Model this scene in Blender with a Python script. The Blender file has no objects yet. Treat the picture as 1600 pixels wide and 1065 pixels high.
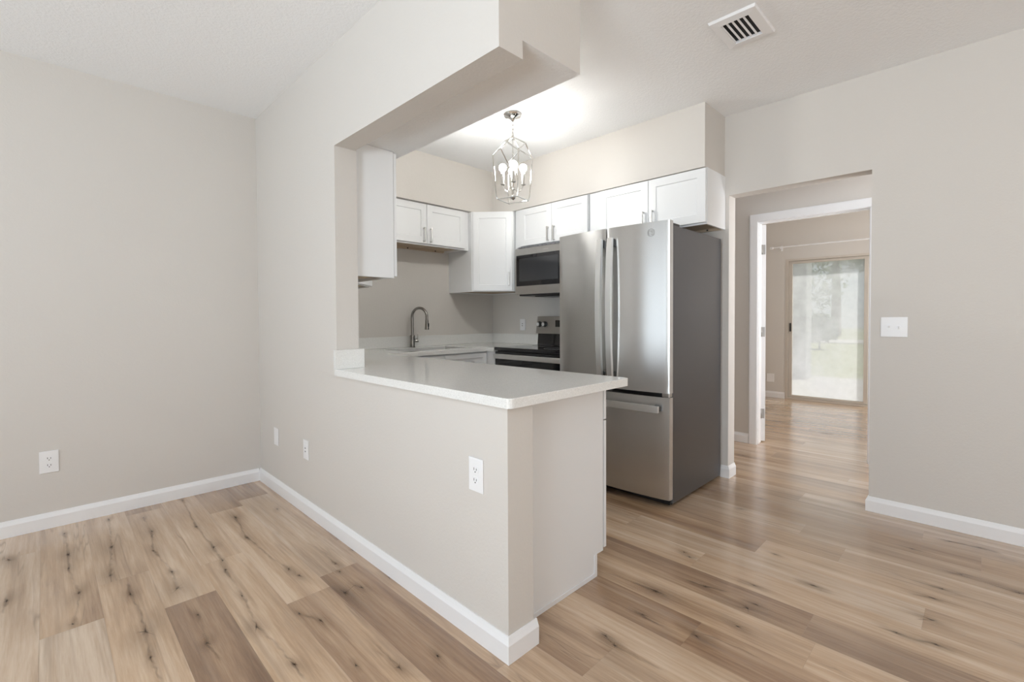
import bpy, bmesh, math, random
from math import radians as R, sin, cos, pi
from mathutils import Vector, Matrix, noise as mnoise
random.seed(7)
sc = bpy.context.scene
COL = sc.collection

# ------------------------------------------------------------------ camera
cam_d = bpy.data.cameras.new('camera')
cam = bpy.data.objects.new('camera', cam_d)
COL.objects.link(cam)
sc.camera = cam
F_PX, YAW, PITCH, ROLL, CY, CAM_H = 732.8054, 0.78672, -0.020463, -0.00499, 510.914, 1.1879
_f = Vector((cos(PITCH)*cos(YAW), cos(PITCH)*sin(YAW), sin(PITCH)))
_r = Vector((sin(YAW), -cos(YAW), 0))
_u = _r.cross(_f)
_c, _s = cos(ROLL), sin(ROLL)
_r2, _u2 = _c*_r + _s*_u, -_s*_r + _c*_u
_m = Matrix((_r2, _u2, -_f)).transposed().to_4x4()
_m.translation = (0, 0, CAM_H)
cam.matrix_world = _m
cam_d.sensor_fit = 'HORIZONTAL'
cam_d.sensor_width = 36.0
cam_d.lens = F_PX/1600*36
cam_d.shift_y = -(532.5-CY)/1600
cam_d.clip_start = 0.05
cam_d.clip_end = 200

# ------------------------------------------------------------------ world, sun, added fill at the windows
wd = bpy.data.worlds.new('daylight')
sc.world = wd
wd.use_nodes = True
_nt = wd.node_tree
_bg = _nt.nodes['Background']
_sky = _nt.nodes.new('ShaderNodeTexSky')
_sky.sky_type = 'HOSEK_WILKIE'
_sky.sun_direction = Vector((0.35, -0.45, 0.82)).normalized()
_sky.turbidity = 3.0
_mx = _nt.nodes.new('ShaderNodeMix'); _mx.data_type = 'RGBA'
_mx.inputs[0].default_value = .6
_mx.inputs[7].default_value = (.55, .56, .56, 1)
_nt.links.new(_sky.outputs[0], _mx.inputs[6]); _nt.links.new(_mx.outputs[2], _bg.inputs[0])
_bg.inputs[1].default_value = 1.55

sun_d = bpy.data.lights.new('sun', 'SUN')
sun_d.energy = 4.5
sun_d.angle = R(1.0)
sun_d.color = (1, .95, .87)
sun = bpy.data.objects.new('sun', sun_d)
COL.objects.link(sun)
sun.rotation_euler = Vector((-0.35, 0.45, -0.82)).to_track_quat('-Z', 'Y').to_euler()
sun.location = (12, -4, 12)

def fill_light(name, loc, direction, sx, sy, power, color=(1, 1, 1)):
    d = bpy.data.lights.new(name, 'AREA')
    d.shape = 'RECTANGLE'
    d.size, d.size_y = sx, sy
    d.energy = power
    d.color = color
    o = bpy.data.objects.new(name, d)
    COL.objects.link(o)
    o.location = loc
    o.rotation_euler = Vector(direction).to_track_quat('-Z', 'Y').to_euler()
    return o
# area lights added as fill at out-of-view windows, tilted up to brighten the ceiling
C_FILL = (.82, .92, 1.0)
fill_light('window_fill', (-2.92, 2.30, 1.10), (1, 0, .95), 2.1, 1.6, 27, C_FILL)  # this window shows in the refrigerator door; its light is tilted up
fill_light('window_fill', (-2.92, -.10, 1.20), (1, 0, 1.35), 1.65, 1.5, 170, C_FILL)  # main added fill, aimed at the ceiling for soft bounce
fill_light('window_fill', (1.0, -3.10, 1.20), (0, 1, 1.2), 3.5, 1.5, 32, (1, .96, .91))  # weak fill added from the rear, also aimed upward
fill_light('window_fill', (6.2, -1.72, 1.25), (0, 1, .9), 1.6, 1.2, 74, (1, .975, .95))  # unseen light added to brighten the far room
fill_light('window_fill', (4.16, -1.72, 1.25), (0, 1, .9), .8, 1.2, 70, (.92, .95, 1))  # unseen light added to brighten the hall

vs = sc.view_settings
vs.view_transform = 'Standard'
vs.look = 'None'
vs.exposure = 0.0
vs.gamma = 1.0
vs.use_curve_mapping = False
sc.cycles.use_denoising = True
sc.cycles.max_bounces = 10
sc.cycles.diffuse_bounces = 6
sc.cycles.glossy_bounces = 5
sc.cycles.transmission_bounces = 8
sc.cycles.transparent_max_bounces = 12
sc.cycles.sample_clamp_indirect = 6
sc.cycles.caustics_reflective = False
sc.cycles.caustics_refractive = False

# ------------------------------------------------------------------ materials
def mat(name, color=(.8, .8, .8), rough=.5, metal=0.0, spec=.5, aniso=0.0, coat=0.0):
    m = bpy.data.materials.new(name)
    m.use_nodes = True
    b = m.node_tree.nodes['Principled BSDF']
    b.inputs['Base Color'].default_value = (*color, 1)
    b.inputs['Roughness'].default_value = rough
    b.inputs['Metallic'].default_value = metal
    b.inputs['Specular IOR Level'].default_value = spec
    b.inputs['Anisotropic'].default_value = aniso
    b.inputs['Coat Weight'].default_value = coat
    return m

class NB:
    """small helper round a node tree"""
    def __init__(s, m):
        s.t = m.node_tree; s.n = s.t.nodes; s.l = s.t.links; s.b = s.n['Principled BSDF']
    def new(s, typ, **kw):
        x = s.n.new(typ)
        for k, v in kw.items(): setattr(x, k, v)
        return x
    def put(s, sock, v):
        if hasattr(v, 'is_output') or isinstance(v, bpy.types.NodeSocket): s.l.new(v, sock)
        else: sock.default_value = v
    def math(s, op, a, b=0.0, c=None, clamp=False):
        x = s.new('ShaderNodeMath', operation=op); x.use_clamp = clamp
        s.put(x.inputs[0], a); s.put(x.inputs[1], b)
        if c is not None: s.put(x.inputs[2], c)
        return x.outputs[0]
    def noise(s, vec, scale=1, detail=2, rough=.5, dist=0.0):
        x = s.new('ShaderNodeTexNoise'); s.put(x.inputs['Vector'], vec)
        x.inputs['Scale'].default_value = scale; x.inputs['Detail'].default_value = detail
        x.inputs['Roughness'].default_value = rough; x.inputs['Distortion'].default_value = dist
        return x.outputs['Fac']
    def ramp(s, fac, stops, interp='LINEAR'):
        x = s.new('ShaderNodeValToRGB'); s.put(x.inputs[0], fac)
        x.color_ramp.interpolation = interp
        e = x.color_ramp.elements
        while len(e) < len(stops): e.new(.5)
        for q, (p, c) in zip(e, stops):
            q.position = p; q.color = (*c, 1) if len(c) == 3 else c
        return x.outputs[0]
    def mix(s, fac, a, b, mode='MIX'):
        x = s.new('ShaderNodeMix', data_type='RGBA', blend_type=mode)
        s.put(x.inputs[0], fac)
        s.put(x.inputs[6], a if not isinstance(a, tuple) else (*a, 1))
        s.put(x.inputs[7], b if not isinstance(b, tuple) else (*b, 1))
        return x.outputs[2]
    def comb(s, x, y, z):
        c = s.new('ShaderNodeCombineXYZ')
        for i, v in enumerate((x, y, z)): s.put(c.inputs[i], v)
        return c.outputs[0]
    def obj(s):
        return s.new('ShaderNodeTexCoord').outputs['Object']
    def bump(s, h, strength=.2, dist=.002):
        x = s.new('ShaderNodeBump'); s.put(x.inputs['Height'], h)
        x.inputs['Strength'].default_value = strength; x.inputs['Distance'].default_value = dist
        s.l.new(x.outputs[0], s.b.inputs['Normal'])

def paint(name, color, bump=.25, scale=90, rough=.6):
    m = mat(name, color, rough, spec=.35)
    n = NB(m); o = n.obj()
    h = n.noise(o, scale, 3, .6)
    n.bump(h, bump, .003)
    v = n.noise(o, 2.3, 2)
    n.l.new(n.mix(n.math('MULTIPLY', v, .06), color, tuple(c*.9 for c in color)), n.b.inputs['Base Color'])
    return m
M_WALL = paint('greige_wall_paint', (.652, .622, .586))
M_CEIL = mat('knockdown_ceiling', (.875, .885, .895), .85, spec=.2)
_n = NB(M_CEIL); _o = _n.obj()
_h = _n.ramp(_n.noise(_o, 60, 4, .55, .6), [(.42, (0, 0, 0)), (.58, (1, 1, 1))])
_n.bump(_h, .30, .0025)
M_TRIM = mat('white_trim_paint', (.84, .84, .85), .35)
M_CAB = mat('white_cabinet_paint', (.81, .82, .83), .32)
M_CABIN = mat('cabinet_underside_wood', (.50, .40, .29), .6)
M_GAP = mat('dark_gap', (.02, .02, .02), .8)
M_NICKEL = mat('brushed_nickel', (.60, .59, .57), .28, 1.0)
M_HANDLE = mat('satin_handle_steel', (.83, .83, .82), .38, 1.0)
M_PANEL = mat('range_panel_steel', (.40, .39, .38), .38, 1.0)
M_FAUCET = mat('dark_brushed_nickel', (.30, .285, .265), .24, 1.0)
M_CHROME = mat('polished_nickel', (.80, .79, .77), .10, 1.0)
M_PLASTIC = mat('white_plastic', (.85, .85, .86), .3)
M_BLACK = mat('black_plastic', (.012, .012, .013), .35)
M_GLASSBLK = mat('black_glass', (.008, .008, .010), .06, spec=.7)
M_MWIN = mat('microwave_window_glass', (.030, .032, .036), .10, spec=.8)
M_DARKSIDE = mat('charcoal_appliance_side', (.125, .125, .132), .34, .8)
M_GASKET = mat('grey_gasket', (.16, .16, .17), .5)
M_HINGE = mat('aged_hinge_metal', (.42, .40, .38), .35, 1.0)
M_ALU = mat('beige_aluminium_frame', (.60, .55, .49), .45, .2)
M_CONC = mat('patio_concrete', (.55, .51, .48), .9)
M_BARK = mat('tree_bark', (.16, .12, .09), .9)
M_DARK = mat('vent_dark', (.015, .015, .016), .8)
M_STUCCO = mat('porch_stucco', (.42, .42, .43), .9)

def steel(name, base, rough):
    m = mat(name, base, rough, 1.0, aniso=.93)
    n = NB(m); o = n.obj()
    tg = n.new('ShaderNodeTangent', direction_type='RADIAL', axis='Z'); n.l.new(tg.outputs[0], n.b.inputs['Tangent'])
    n.b.inputs['Anisotropic Rotation'].default_value = .25
    sp = n.new('ShaderNodeSeparateXYZ'); n.l.new(o, sp.inputs[0])
    g = n.noise(n.comb(n.math('MULTIPLY', sp.outputs[0], 8), n.math('MULTIPLY', sp.outputs[1], 8), n.math('MULTIPLY', sp.outputs[2], 700)), 1, 2)
    n.l.new(n.math('MULTIPLY_ADD', g, .018, rough-.009), n.b.inputs['Roughness'])
    return m
M_STEEL = steel('brushed_stainless_steel', (.67, .67, .665), .26)
M_STEEL2 = steel('light_stainless_steel', (.62, .62, .615), .27)

M_QUARTZ = mat('white_speckled_quartz', (.8, .8, .79), .055, spec=.65)
_n = NB(M_QUARTZ); _o = _n.obj()
_v = _n.new('ShaderNodeTexVoronoi'); _n.l.new(_o, _v.inputs['Vector']); _v.inputs['Scale'].default_value = 380
_c1 = _n.ramp(_v.outputs['Color'], [(0, (.62, .62, .61)), (.25, (.78, .78, .76)), (.75, (.82, .82, .80)), (1, (.93, .93, .92))])
_n.l.new(_c1, _n.b.inputs['Base Color'])

# wood floor: plank tone, hue and a random number come from the mesh attribute "plank"
M_FLOOR = mat('oak_plank_floor', (.4, .3, .2), .4, spec=.55, coat=.8)
M_FLOOR.node_tree.nodes['Principled BSDF'].inputs['Coat Roughness'].default_value = .20
def _floor_nodes():
    n = NB(M_FLOOR); o = n.obj()
    sp = n.new('ShaderNodeSeparateXYZ'); n.l.new(o, sp.inputs[0])
    at = n.new('ShaderNodeAttribute'); at.attribute_name = 'plank'
    sa = n.new('ShaderNodeSeparateColor'); n.l.new(at.outputs['Color'], sa.inputs[0])
    tone, hue, rnd = sa.outputs
    x, y = sp.outputs[0], sp.outputs[1]
    yo = n.math('MULTIPLY_ADD', rnd, 37.0, y)
    zo = n.math('MULTIPLY', rnd, 19.0)
    P = lambda kx, ky: n.comb(n.math('MULTIPLY', x, kx), n.math('MULTIPLY', yo, ky), zo)
    band = n.noise(P(9, .75), 1, 3, .55, .5)
    fine = n.noise(P(75, 3.0), 1, 4, .6, .2)
    fib = n.noise(P(260, 14), 1, 2, .6)
    t = n.math('MULTIPLY_ADD', band, 1.05, n.math('SUBTRACT', tone, .505))
    t = n.math('ADD', t, n.math('MULTIPLY_ADD', fine, .50, -.25))
    t = n.math('ADD', t, n.math('MULTIPLY_ADD', fib, .18, -.09), clamp=True)
    col = n.ramp(t, [(0, (.200, .112, .062)), (.28, (.330, .200, .115)), (.55, (.520, .350, .215)), (.8, (.680, .500, .345)), (1, (.76, .60, .45))])
    grey = n.ramp(t, [(0, (.225, .155, .105)), (.5, (.500, .395, .300)), (1, (.76, .66, .56))])
    col = n.mix(n.math('MULTIPLY', hue, .75), col, grey)
    # cracks: thin wandering dark lines along the grain
    w = n.noise(P(7.5, .55), 1, 3, .6, .4)
    cr = n.math('ABSOLUTE', n.math('SUBTRACT', w, .5))
    crm = n.noise(P(3, 1.6), 1, 2)
    crack = n.math('MULTIPLY', n.ramp(cr, [(0, (1, 1, 1)), (.013, (0, 0, 0))]), n.ramp(crm, [(.50, (0, 0, 0)), (.62, (1, 1, 1))]))
    col = n.mix(n.math('MULTIPLY', crack, .40), col, (.10, .062, .04))
    streak = n.ramp(n.noise(P(30, .8), 1, 3, .6, .3), [(.56, (0, 0, 0)), (.70, (1, 1, 1))])
    col = n.mix(n.math('MULTIPLY', streak, .26), col, (.17, .105, .065))
    pale = n.ramp(n.noise(P(16, .6), 1, 2, .5), [(.56, (0, 0, 0)), (.72, (1, 1, 1))])
    col = n.mix(n.math('MULTIPLY', pale, .14), col, (.72, .60, .48))
    n.l.new(col, n.b.inputs['Base Color'])
    n.l.new(n.math('MULTIPLY_ADD', fine, .12, .17), n.b.inputs['Roughness'])
    n.bump(fine, .08, .001)
_floor_nodes()
def _knot():
    m = bpy.data.materials.new('wood_knot'); m.use_nodes = True
    t = m.node_tree; b = t.nodes['Principled BSDF']; b.inputs['Base Color'].default_value = (.100, .055, .030, 1); b.inputs['Roughness'].default_value = .45
    a_ = t.nodes.new('ShaderNodeAttribute'); a_.attribute_name = 'plank'
    sc_ = t.nodes.new('ShaderNodeSeparateColor'); t.links.new(a_.outputs['Color'], sc_.inputs[0])
    t.links.new(sc_.outputs[0], b.inputs['Alpha'])
    return m
M_KNOT = _knot()
M_SEAM = mat('plank_seam', (.26, .175, .115), .8)

# weathered, cloudy door glass: part clear, part whitish film
def _cloudy():
    m = bpy.data.materials.new('clouded_glass'); m.use_nodes = True
    t = m.node_tree; t.nodes.clear()
    N = t.nodes.new; L = t.links.new
    out = N('ShaderNodeOutputMaterial'); mx = N('ShaderNodeMixShader'); mg = N('ShaderNodeMixShader')
    tr = N('ShaderNodeBsdfTransparent'); tl = N('ShaderNodeBsdfTranslucent'); gl = N('ShaderNodeBsdfGlossy')
    tr.inputs[0].default_value = (.93, .96, .95, 1); tl.inputs[0].default_value = (.85, .86, .90, 1)
    gl.inputs['Roughness'].default_value = .05
    tc = N('ShaderNodeTexCoord'); no = N('ShaderNodeTexNoise'); no.inputs['Scale'].default_value = 3.2; no.inputs['Detail'].default_value = 5
    L(tc.outputs['Object'], no.inputs['Vector'])
    rp = N('ShaderNodeValToRGB'); L(no.outputs['Fac'], rp.inputs[0])
    rp.color_ramp.elements[0].position = .3; rp.color_ramp.elements[0].color = (.34, .34, .34, 1)
    rp.color_ramp.elements[1].position = .7; rp.color_ramp.elements[1].color = (.58, .58, .58, 1)
    L(rp.outputs[0], mx.inputs[0]); L(tr.outputs[0], mx.inputs[1]); L(tl.outputs[0], mx.inputs[2])
    mg.inputs[0].default_value = .05; L(mx.outputs[0], mg.inputs[1]); L(gl.outputs[0], mg.inputs[2])
    L(mg.outputs[0], out.inputs[0])
    return m
M_CLOUDY = _cloudy()
def emission(name, color, strength):
    m = bpy.data.materials.new(name); m.use_nodes = True
    t = m.node_tree; t.nodes.clear()
    e = t.nodes.new('ShaderNodeEmission'); e.inputs[0].default_value = (*color, 1); e.inputs[1].default_value = strength
    o = t.nodes.new('ShaderNodeOutputMaterial'); t.links.new(e.outputs[0], o.inputs[0])
    return m
M_BULB = emission('lit_bulb', (1.0, .985, .935), 182.0)
def leafy(name, a, b, scale):
    m = mat(name, a, .8); n = NB(m); o = n.obj()
    n.l.new(n.mix(n.noise(o, scale, 4), a, b), n.b.inputs['Base Color'])
    return m
M_GRASS = leafy('dry_grass', (.30, .32, .15), (.46, .44, .26), .6)
M_LEAF = leafy('tree_leaves', (.07, .13, .045), (.20, .28, .11), 1.4)

# ------------------------------------------------------------------ mesh helpers
def BM(): return bmesh.new()
def box(bm, x0, x1, y0, y1, z0, z1, bev=0.0, seg=2, M=None, mi=0):
    vs_ = [bm.verts.new((x, y, z)) for z in (z0, z1) for y in (y0, y1) for x in (x0, x1)]
    fs = [bm.faces.new([vs_[i] for i in q]) for q in ((0, 2, 3, 1), (4, 5, 7, 6), (0, 1, 5, 4), (2, 6, 7, 3), (0, 4, 6, 2), (1, 3, 7, 5))]
    for f in fs: f.material_index = mi
    vv = vs_
    if bev > 0:
        es = {e for f in fs for e in f.edges}
        r = bmesh.ops.bevel(bm, geom=list(es), offset=bev, segments=seg, profile=.5, affect='EDGES')
        vv = list({v for f in r['faces'] for v in f.verts} | {v for v in vs_ if v.is_valid})
        if mi:
            for f in r['faces']: f.material_index = mi
    if M is not None: bmesh.ops.transform(bm, matrix=M, verts=vv)
    return vv
def prism(bm, pts, lo, hi, axis='z', bev=0.0, mi=0):
    """closed outline extruded along an axis; pts are (a,b) in the two other axes, in xyz order"""
    def P(a, b, h): return {'z': (a, b, h), 'y': (a, h, b), 'x': (h, a, b)}[axis]
    lo_v = [bm.verts.new(P(a, b, lo)) for a, b in pts]
    hi_v = [bm.verts.new(P(a, b, hi)) for a, b in pts]
    fs = [bm.faces.new(lo_v), bm.faces.new(hi_v[::-1])]
    n = len(pts)
    for i in range(n):
        fs.append(bm.faces.new((lo_v[i], hi_v[i], hi_v[(i+1) % n], lo_v[(i+1) % n])))
    for f in fs: f.material_index = mi
    bmesh.ops.recalc_face_normals(bm, faces=fs)
    if bev > 0:
        es = {e for f in fs[:2] for e in f.edges}
        bmesh.ops.bevel(bm, geom=list(es), offset=bev, segments=2, profile=.5, affect='EDGES')
    return lo_v + hi_v
def tube(bm, pts, r, n=10, closed=False, caps=True, radii=None):
    pts = [Vector(p) for p in pts]; k = len(pts); rings = []
    up = None
    for i, p in enumerate(pts):
        if closed: d = pts[(i+1) % k] - pts[i-1]
        else: d = (pts[min(i+1, k-1)] - pts[max(i-1, 0)])
        d.normalize()
        if up is None:
            up = d.orthogonal().normalized()
        else:
            up = (up - d*up.dot(d))
            up = up.normalized() if up.length > 1e-6 else d.orthogonal().normalized()
        s = d.cross(up); rr = radii[i] if radii else r
        rings.append([bm.verts.new(p + (up*cos(2*pi*j/n) + s*sin(2*pi*j/n))*rr) for j in range(n)])
    fs = []
    for i in range(k if closed else k-1):
        a, b = rings[i], rings[(i+1) % k]
        for j in range(n):
            f = bm.faces.new((a[j], a[(j+1) % n], b[(j+1) % n], b[j])); f.smooth = True; fs.append(f)
    if caps and not closed:
        bm.faces.new(rings[0][::-1]); bm.faces.new(rings[-1])
def lathe(bm, prof, c=(0, 0, 0), n=24, axis='z', smooth=True):
    """prof = [(radius, height)...] turned round the axis through c"""
    rings = []
    for r, h in prof:
        ring = []
        for j in range(n):
            a = 2*pi*j/n; q = {'z': (r*cos(a), r*sin(a), h), 'x': (h, r*cos(a), r*sin(a)), 'y': (r*sin(a), h, r*cos(a))}[axis]
            ring.append(bm.verts.new(Vector(q)+Vector(c)))
        rings.append(ring)
    fs = []
    for a, b in zip(rings, rings[1:]):
        for j in range(n):
            f = bm.faces.new((a[j], a[(j+1) % n], b[(j+1) % n], b[j])); f.smooth = smooth; fs.append(f)
    fs.append(bm.faces.new(rings[0][::-1])); fs.append(bm.faces.new(rings[-1]))
    return [v for r_ in rings for v in r_]
def obj(name, bm, m, parent=None, world=True, smooth=False):
    """ONE mesh object; with a parent the world-space verts are re-expressed in its frame"""
    me = bpy.data.meshes.new(name)
    o = bpy.data.objects.new(name, me)
    COL.objects.link(o)
    if parent is not None:
        o.parent = parent
        if world:
            t = Vector((0, 0, 0)); p = parent
            while p is not None: t += p.location; p = p.parent
            bmesh.ops.translate(bm, verts=bm.verts, vec=-t)
    else:
        lo = [min(v.co[i] for v in bm.verts) for i in range(3)]; hi = [max(v.co[i] for v in bm.verts) for i in range(3)]
        org = Vector(((lo[0]+hi[0])/2, (lo[1]+hi[1])/2, lo[2]))
        bmesh.ops.translate(bm, verts=bm.verts, vec=-org); o.location = org
    bmesh.ops.recalc_face_normals(bm, faces=bm.faces)
    if smooth:
        for f in bm.faces: f.smooth = True
    for e in bm.edges:
        if len(e.link_faces) == 2 and e.calc_face_angle(0) > R(32): e.smooth = False
    bm.to_mesh(me); bm.free()
    for x in (m if isinstance(m, (list, tuple)) else [m]): me.materials.append(x)
    return o
def tag(o, label=None, cat=None, group=None, kind=None):
    for k, v in (('label', label), ('category', cat), ('group', group), ('kind', kind)):
        if v: o[k] = v
    return o
def thing(name, label, cat, loc=(0, 0, 0), rotz=0, group=None):
    o = bpy.data.objects.new(name, None); COL.objects.link(o)
    o.empty_display_size = .05
    o.location = loc; o.rotation_euler = (0, 0, rotz)
    return tag(o, label, cat, group)
def struct(name, bm, m, label=None, cat=None):
    o = obj(name, bm, m); o['kind'] = 'structure'
    if label: tag(o, label, cat)
    return o
def sgroup(name, loc=(0, 0, 0), label=None, cat=None):
    o = bpy.data.objects.new(name, None); COL.objects.link(o); o.location = loc; o['kind'] = 'structure'
    if label: tag(o, label, cat)
    return o

# ------------------------------------------------------------------ dimensions (metres)
X0, X1 = 1.115, 1.242          # half wall faces
YL = 3.7525                    # left room wall
YK = 3.855                     # sink wall
XR, XR2 = 3.544, 3.664         # right wall / fridge wall
ZC = 2.642                     # ceiling
YP = 2.458                     # pillar edge
YE = 1.142                     # free end of the half wall
XH, XH2 = 4.66, 4.78           # hall wall with the doorway
XF = 7.55                      # far room wall
OPA, OPB, OPZ = .478, 1.31, 2.068   # opening in the right wall
DA, DB, DZ = .620, 1.484, 2.065      # doorway in the hall wall
GA, GB, GZ = .20, 2.0, 2.0          # glass door opening in the far wall
XW, YW = -2.8, -3.0            # walls behind the camera

# ------------------------------------------------------------------ structure
KNOTS = [(-0.145, 3.396, 1.2), (0.066, 3.258, 1.6), (0.062, 3.069, 0.7), (0.086, 2.761, 1.1), (0.059, 3.593, 0.7), (0.059, 2.493, 0.8), (0.227, 3.2, 1.5), (0.196, 2.848, 1.4), (0.252, 3.66, 0.8), (0.243, 2.592, 1.0), (0.252, 2.236, 2.0), (0.243, 2.052, 0.9), (0.4, 3.536, 0.7), (0.376, 2.996, 1.0), (0.406, 3.273, 0.9), (0.405, 2.684, 0.7), (0.397, 2.499, 1.9), (0.605, 2.815, 1.5), (0.6, 2.624, 0.8), (0.588, 2.522, 0.9), (0.596, 3.167, 0.8), (0.622, 3.695, 0.7), (0.79, 3.149, 1.5), (0.76, 2.812, 1.0), (0.58, 2.23, 0.6), (0.402, 1.997, 0.9), (0.415, 2.218, 0.7), (-0.133, 2.904, 1.0), (0.801, 2.313, 0.7), (0.814, 2.22, 1.0), (0.559, 1.967, 1.2), (0.588, 1.657, 1.0), (0.979, 2.2, 0.7), (1.009, 3.099, 0.8), (0.961, 2.119, 0.7), (0.902, 1.934, 1.6), (0.972, 1.921, 1.0), (0.75, 1.826, 1.1), (0.707, 1.931, 0.7), (0.958, 1.343, 0.8), (0.834, 1.389, 0.9), (0.735, 1.502, 0.5), (1.098, 2.27, 0.6), (1.099, 1.908, 0.8), (2.265, 1.048, 0.8), (2.239, 1.011, 0.8), (1.854, 0.989, 1.6), (2.04, 0.846, 0.9), (2.005, 0.66, 1.7), (2.058, 0.648, 0.7), (1.861, 0.651, 1.0), (1.697, 0.739, 1.0), (2.2, 0.701, 0.8), (2.38, 0.513, 0.7), (2.563, 0.717, 0.6), (3.024, 1.039, 0.6), (3.293, 1.01, 0.7), (1.44, 0.925, 0.9), (1.46, 0.979, 0.9), (1.671, 0.946, 0.8), (2.382, 0.511, 0.8), (2.742, 0.108, 1.0), (2.625, 0.136, 1.1), (2.432, 0.131, 1.0), (2.24, 0.213, 0.8), (2.26, 0.103, 1.0), (3.109, 0.238, 0.8), (2.958, 0.055, 0.7), (3.364, -0.008, 1.0), (3.353, 0.108, 0.8), (2.933, -0.127, 1.2)]
CRACKS = [[(0.059, 3.593), (0.066, 3.258), (0.062, 3.069), (0.086, 2.761), (0.075, 2.617), (0.059, 2.493)], [(0.252, 3.66), (0.227, 3.2), (0.196, 2.848)], [(0.246, 2.706), (0.243, 2.592), (0.254, 2.436), (0.252, 2.236), (0.243, 2.052), (0.251, 1.893)], [(0.4, 3.536), (0.406, 3.273), (0.376, 2.996), (0.395, 2.82), (0.405, 2.684), (0.397, 2.499)], [(0.622, 3.695), (0.596, 3.167), (0.605, 2.815), (0.6, 2.624)], [(0.79, 3.149), (0.76, 2.812)], [(0.584, 2.526), (0.584, 2.236), (0.559, 1.967), (0.579, 1.811), (0.588, 1.657), (0.585, 1.555)], [(0.759, 2.814), (0.781, 2.453), (0.801, 2.313)], [(0.415, 2.218), (0.402, 1.997), (0.413, 1.854)], [(0.902, 1.934), (0.956, 1.963), (0.972, 1.921)], [(0.704, 1.934), (0.75, 1.826)], [(0.831, 1.601), (0.835, 1.468), (0.834, 1.389)], [(0.969, 2.521), (0.982, 2.331), (0.979, 2.2)], [(-0.135, 2.966), (-0.134, 2.866), (-0.142, 2.782)], [(1.459, 0.996), (1.44, 0.925), (1.444, 0.825), (1.451, 0.741)], [(1.671, 0.981), (1.659, 0.905), (1.664, 0.835)], [(1.835, 1.231), (1.845, 1.083), (1.854, 0.989), (1.845, 0.917)], [(1.721, 0.761), (1.738, 0.652), (1.743, 0.522)], [(2.034, 0.936), (2.04, 0.846), (2.073, 0.746)], [(2.237, 0.271), (2.24, 0.213), (2.242, 0.157), (2.26, 0.103), (2.246, 0.054)], [(2.746, 0.306), (2.741, 0.195), (2.742, 0.108)], [(2.601, 0.21), (2.625, 0.136), (2.613, 0.1)], [(3.362, 0.21), (3.353, 0.108), (3.364, -0.008), (3.355, -0.083)], [(2.935, 0.113), (2.948, -0.015), (2.923, -0.126)], [(2.397, 0.175), (2.432, 0.12)], [(1.858, 0.406), (1.862, 0.338), (1.86, 0.279)]]
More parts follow.
